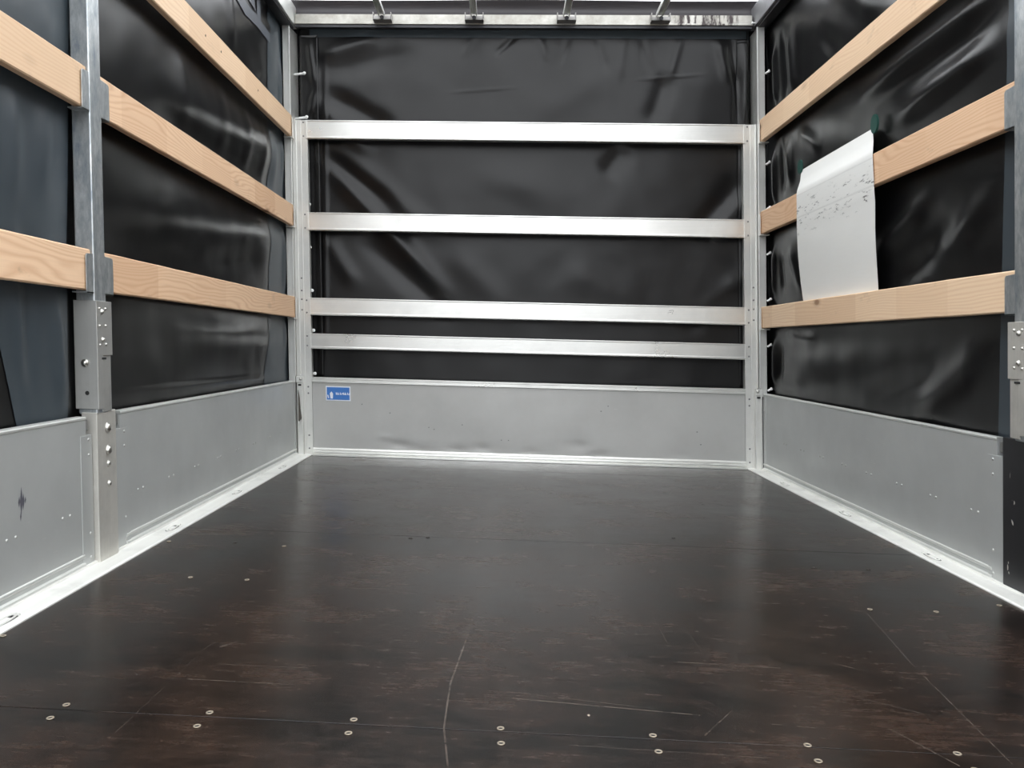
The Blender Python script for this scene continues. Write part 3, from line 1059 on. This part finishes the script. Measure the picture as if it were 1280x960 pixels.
def mid_post(s, label, plate_mat, cover_mat):
    t = thing('middle_post', label, 'post', (s * 1.31, -2.32, 0), 'middle posts')
    yf = -2.290 if s < 0 else -2.300
    mb = MB().box(s * 1.284, s * 1.340, -2.357, yf, .43, 2.438)
    build('upper_post', mb, galv_m, t, bevel=.004)
    # sleeve over the foot of the upper post
    mb = MB()
    mb.box(s * 1.277, s * 1.345, -2.363, -2.352, .446, .757)
    mb.box(s * 1.277, s * 1.2835, -2.353, yf + .018, .600, .757)
    mb.box(s * 1.277, s * 1.2835, -2.353, -2.330, .446, .600)
    mb.box(s * 1.281, s * 1.2835, -2.330, yf + .014, .436, .600)
    sl = build('sleeve', mb, cover_mat, t, bevel=.002)
    spread('bolt', bolt_head(s, .0065, .006), steel_m, t, [(s * 1.277, -2.333, .726), (s * 1.277, -2.331, .645)])
    spread('rivet', bolt_head(s, .0034, .003), steel_m, t,
           [(s * 1.277, a, b) for a, b in ((-2.348, .735), (-2.312, .735), (-2.348, .685), (-2.312, .686), (-2.348, .630), (-2.312, .632))])
    mb = MB().box(s * 1.2766, s * 1.2775, -2.338, -2.312, .588, .594)
    build('slot', mb, dark_m, t)
    mb = MB().tube((s * 1.313, -2.365, .578), (s * 1.313, -2.368, .578), .011, 16)
    mb.dome((s * 1.313, -2.368, .578), (0, -1, 0), .0075, .006, 12, 3)
    build('side_bolt', mb, steel_m, t, smooth=True)
    mb = MB().tube((s * 1.310, -2.3625, .492), (s * 1.310, -2.3636, .492), .0062, 14)
    build('bolt_hole', mb, dark_m, t)
    # hinged lower post plate
    if s < 0:
        mb = MB().prism([(s * 1.284, -2.362), (s * 1.284, -2.252), (s * 1.290, -2.236), (s * 1.2975, -2.222), (s * 1.33, -2.222), (s * 1.33, -2.362)], 'z', .004, .436)
    else:
        mb = MB().prism([(s * 1.294, -2.372), (s * 1.294, -2.232), (s * 1.297, -2.224), (s * 1.33, -2.224), (s * 1.33, -2.372)], 'z', .004, .432)
    build('lower_post', mb, plate_mat, t, bevel=.002)
    if s < 0:
        spread('bolt', bolt_head(s, .0125, .009), steel_m, t, [(s * 1.284, -2.300, .388), (s * 1.284, -2.299, .322)])
        spread('bolt', bolt_head(s, .0075, .006), steel_m, t, [(s * 1.284, -2.301, .283), (s * 1.284, -2.299, .224)])
    for (ya, yb, ra, rb) in (((-2.392, -2.377, -2.394, -2.368), (-2.207, -2.193, -2.2175, -2.191)) if s < 0 else
                             ((-2.400, -2.386, -2.403, -2.376), (-2.210, -2.197, -2.2205, -2.1945))):
        build('notch_shade', MB().box(s * 1.3185, s * 1.3225, ra, rb, .3765, .417), dark_m, t)  # near-black plate standing in for the shade in the notch behind the tongue
        mb = MB().box(s * 1.304, s * 1.3175, ya, yb, .386, .417)
        build('latch_tongue', mb, mat('latch_steel', (.25, .25, .24), .5, .6), t, bevel=.001)
    # pockets for the boards, flanges folded over the board ends
    for z in (.782, 1.298, 1.798):
        for d in (-1, 1):
            ya, yb = (-2.352, -2.396) if d < 0 else (yf - .006, -2.236 if s < 0 else -2.252)
            mb = MB()
            mb.prism([(ya, z - .005), (yb, z - .005), (yb, z + .100), (yb - .006 * d, z + .106), (ya, z + .108)], 'x', s * 1.2865, s * 1.2895)
            mb.box(s * 1.2865, s * 1.330, ya, yb, z - .005, z - .001)
            build('board_pocket', mb, galv_m, t, bevel=.0006)
    return t


mid_post(-1, 'galvanised steel post standing on the left between the two curtain bays', post_m, brushed('sleeve_aluminium', (.50, .50, .48), .4, .7, 'z', .08, .25))
mid_post(1, 'grey post at the right edge with a black painted chipped lower part', black_paint_m, post_m)


# ------------------------------------------------------------------ wooden boards
def board(s, y0, y1, z0, z1, m, label, holes=(), x=1.2925, sag=0, group='side boards'):
    t = thing('wooden_board', label, 'board', (s * 1.305, (y0 + y1) / 2, z0), group)
    ch = .0035
    a, b = x, x + .027
    prof = [(a, z0 + ch), (a + ch, z0), (b - ch, z0), (b, z0 + ch), (b, z1 - ch), (b - ch, z1), (a + ch, z1), (a, z1 - ch)]
    n = 60
    vs, fs = [], []
    for i in range(n + 1):
        y = y0 + (y1 - y0) * i / n
        k = sag * math.sin(PI * i / n)
        j = .0008 * noise.noise(Vector((y * 9, z0 * 7, s)))
        for q, (p, z) in enumerate(prof):
            vs.append((s * p, y, z - k + j * (1 if q > 3 else -1)))
    for i in range(n):
        for q in range(8):
            fs.append((i * 8 + q, i * 8 + (q + 1) % 8, (i + 1) * 8 + (q + 1) % 8, (i + 1) * 8 + q))
    fs += [tuple(range(8)), tuple(n * 8 + q for q in range(8))[::-1]]
    mb = MB(); mb.v = vs; mb.f = fs
    build('plank', mb, m, t)
    for (y, z) in holes:
        build('nail_hole', MB().tube((s * (x + .0002), y, z), (s * (x - .0005), y, z), .005, 10), dark_m, t)
    return t


LF, LN = -.042, -2.268
board(-1, LN - .01, LF, .785, .902, wood_b, 'knotty wooden board on the left wall, lowest of the far bay')
board(-1, LN - .01, LF, 1.300, 1.420, wood_b, 'orange-brown wooden board on the left wall, middle of the far bay')
board(-1, LN - .01, LF, 1.800, 1.922, wood_a, 'wooden board on the left wall with small nail holes, topmost of the far bay',
      holes=[(-1.388, 1.866), (-1.205, 1.866), (-.68, 1.864)])
board(-1, Y_REAR + .1, -2.362, .785, .902, wood_b, 'flame-grained wooden board near the camera on the left, lower one')
board(-1, Y_REAR + .1, -2.362, 1.300, 1.420, wood_a, 'pale smooth wooden board near the camera on the left, upper one')
board(-1, Y_REAR + .1, -2.362, 1.800, 1.922, wood_a, 'wooden board near the camera on the left, topmost one')
for z0, z1, wm, word in ((.785, .902, wood_b, 'lowest'), (1.300, 1.422, wood_a, 'middle'), (1.800, 1.922, wood_b, 'topmost')):
    board(1, Y_REAR + .1, -2.376, z0, z1, wm, 'wooden board on the right wall nearer than the post, %s' % word)
board(1, -2.292, LF, .785, .902, wood_a, 'pale wooden board on the right wall, lowest, below the white sheet')
board(1, -2.292, LF, 1.300, 1.422, wood_b, 'wooden board on the right wall partly covered by the white sheet')
board(1, -2.292, LF, 1.800, 1.922, wood_a, 'wooden board on the right wall, topmost, above the white sheet')

# ------------------------------------------------------------------ white sheet hung on the right
t = thing('white_sheet', 'dirty white plastic sheet draped over the middle board on the right wall', 'sheet', (1.3, -1.07, .9))
# rows: z, x, y_far, y_near
ROWS = [(1.545, 1.338, -.535, -1.310), (1.483, 1.317, -.575, -1.366), (1.430, 1.2905, -.608, -1.421), (1.410, 1.2870, -.611, -1.427),
        (1.350, 1.287, -.613, -1.432), (1.274, 1.290, -.603, -1.433), (1.236, 1.294, -.594, -1.430), (1.125, 1.304, -.586, -1.414), (1.0, 1.3145, -.582, -1.399), (.93, 1.3195, -.590, -1.394), (.885, 1.3225, -.600, -1.392)]


def sheet(a, b):
    z = 1.545 + (.885 - 1.545) * b
    for p, q in zip(ROWS, ROWS[1:]):
        if q[0] <= z <= p[0] + 1e-9:
            t_ = (p[0] - z) / (p[0] - q[0])
            break
    x = p[1] + (q[1] - p[1]) * t_
    y0 = p[2] + (q[2] - p[2]) * t_
    y1 = p[3] + (q[3] - p[3]) * t_
    rp = .003 * math.sin(a * 9 + b * 3) * max(0, min(1, (1.24 - z) / .1)) * max(0, min(1, (z - .92) / .15))
    return (x - abs(rp), y0 + (y1 - y0) * a, z)


so = build('sheet_face', MB().grid(sheet, 60, 80), poster_m, t, smooth=True)
for (y, z, r) in ((-.540, 1.560, .034), (-1.352, 1.552, .037)):
    n = 24
    mb = MB()
    x0 = 1.3315 if y > -1 else 1.329
    mb.add([(x0 - (.005), y + r * .78 * math.cos(2 * PI * i / n), z + r * math.sin(2 * PI * i / n)) for i in range(n)] +
           [(x0 + .003, y + r * .78 * math.cos(2 * PI * i / n), z + r * math.sin(2 * PI * i / n)) for i in range(n)],
           [tuple(range(n)), tuple(range(n, 2 * n))[::-1]] + [(i, (i + 1) % n, n + (i + 1) % n, n + i) for i in range(n)])
    p = build('fixing_patch', mb, green_m, t)
    p['label'] = 'dark green oval patch'

# ------------------------------------------------------------------ white toggles lacing the curtains
LT = [(-1.233, 2.181, .055), (-1.224, 1.932, .055), (-1.222, 1.677, .03), (-1.218, 1.436, .03), (-1.218, 1.19, .03), (-1.211, .943, .03), (-1.207, .715, .03), (-1.204, .467, .03)]
ORD = ['topmost', 'second from top', 'third from top', 'fourth from top', 'fifth from top', 'sixth from top', 'seventh from top', 'lowest']


def toggle_mesh(s):
    mb = MB()
    mb.tube((-s * 0., 0, 0), (s * .072, .004, -.004), .0066, 10)
    mb.dome((0, 0, 0), (-s, 0, 0), .0085, .004, 12)
    mb.tube((0, 0, 0), (s * .006, 0, 0), .0085, 12)
    mb.tube((0, -.0075, 0), (0, -.0095, 0), .0095, 12)
    return mb


def toggles(s, pts, where, grp):
    first = None
    for (p, word) in pts:
        if first is None:
            mb = toggle_mesh(s)
            me = D.meshes.new('curtain_toggle')
            me.from_pydata([Vector(v) for v in mb.v], [], mb.f)
            for q in me.polygons:
                q.use_smooth = True
            me.materials.append(plastic_w)
            o = first = D.objects.new('curtain_toggle', me)
        else:
            o = first.copy()
        COL.objects.link(o)
        o.location = S(*p)
        tag(o, 'small white toggle %s, %s' % (where, word), 'toggle', grp)


toggles(-1, [((x, .042, z), w) for (x, z, y), w in zip(LT, ORD)], 'at the left edge of the far tarpaulin', 'left toggles')
RZ = [2.177, 1.685, 1.44, 1.193, .94, .691, .449]
ORD2 = ['topmost', 'second from top', 'third from top', 'fourth from top', 'fifth from top', 'sixth from top', 'lowest']


def rt_mesh():
    mb = MB()
    mb.tube((-.014, 0, -.006), (.006, -.006, .006), .0055, 10)
    mb.dome((.006, -.006, .006), (.8, -.3, .4), .008, .005, 12)
    mb.tube((.001, -.005, .004), (.006, -.006, .006), .008, 12)
    return mb


first = None
for z, word in zip(RZ, ORD2):
    if first is None:
        mb = rt_mesh()
        me = D.meshes.new('curtain_toggle')
        me.from_pydata([Vector(v) for v in mb.v], [], mb.f)
        me.materials.append(plastic_w)
        o = first = D.objects.new('curtain_toggle', me)
    else:
        o = first.copy()
    COL.objects.link(o)
    o.location = S(1.336, -.045, z)
    tag(o, 'small white toggle between right corner post and side curtain, %s' % word, 'toggle', 'right toggles')

for o in D.objects:
    if 'o0' in o:
        del o['o0']
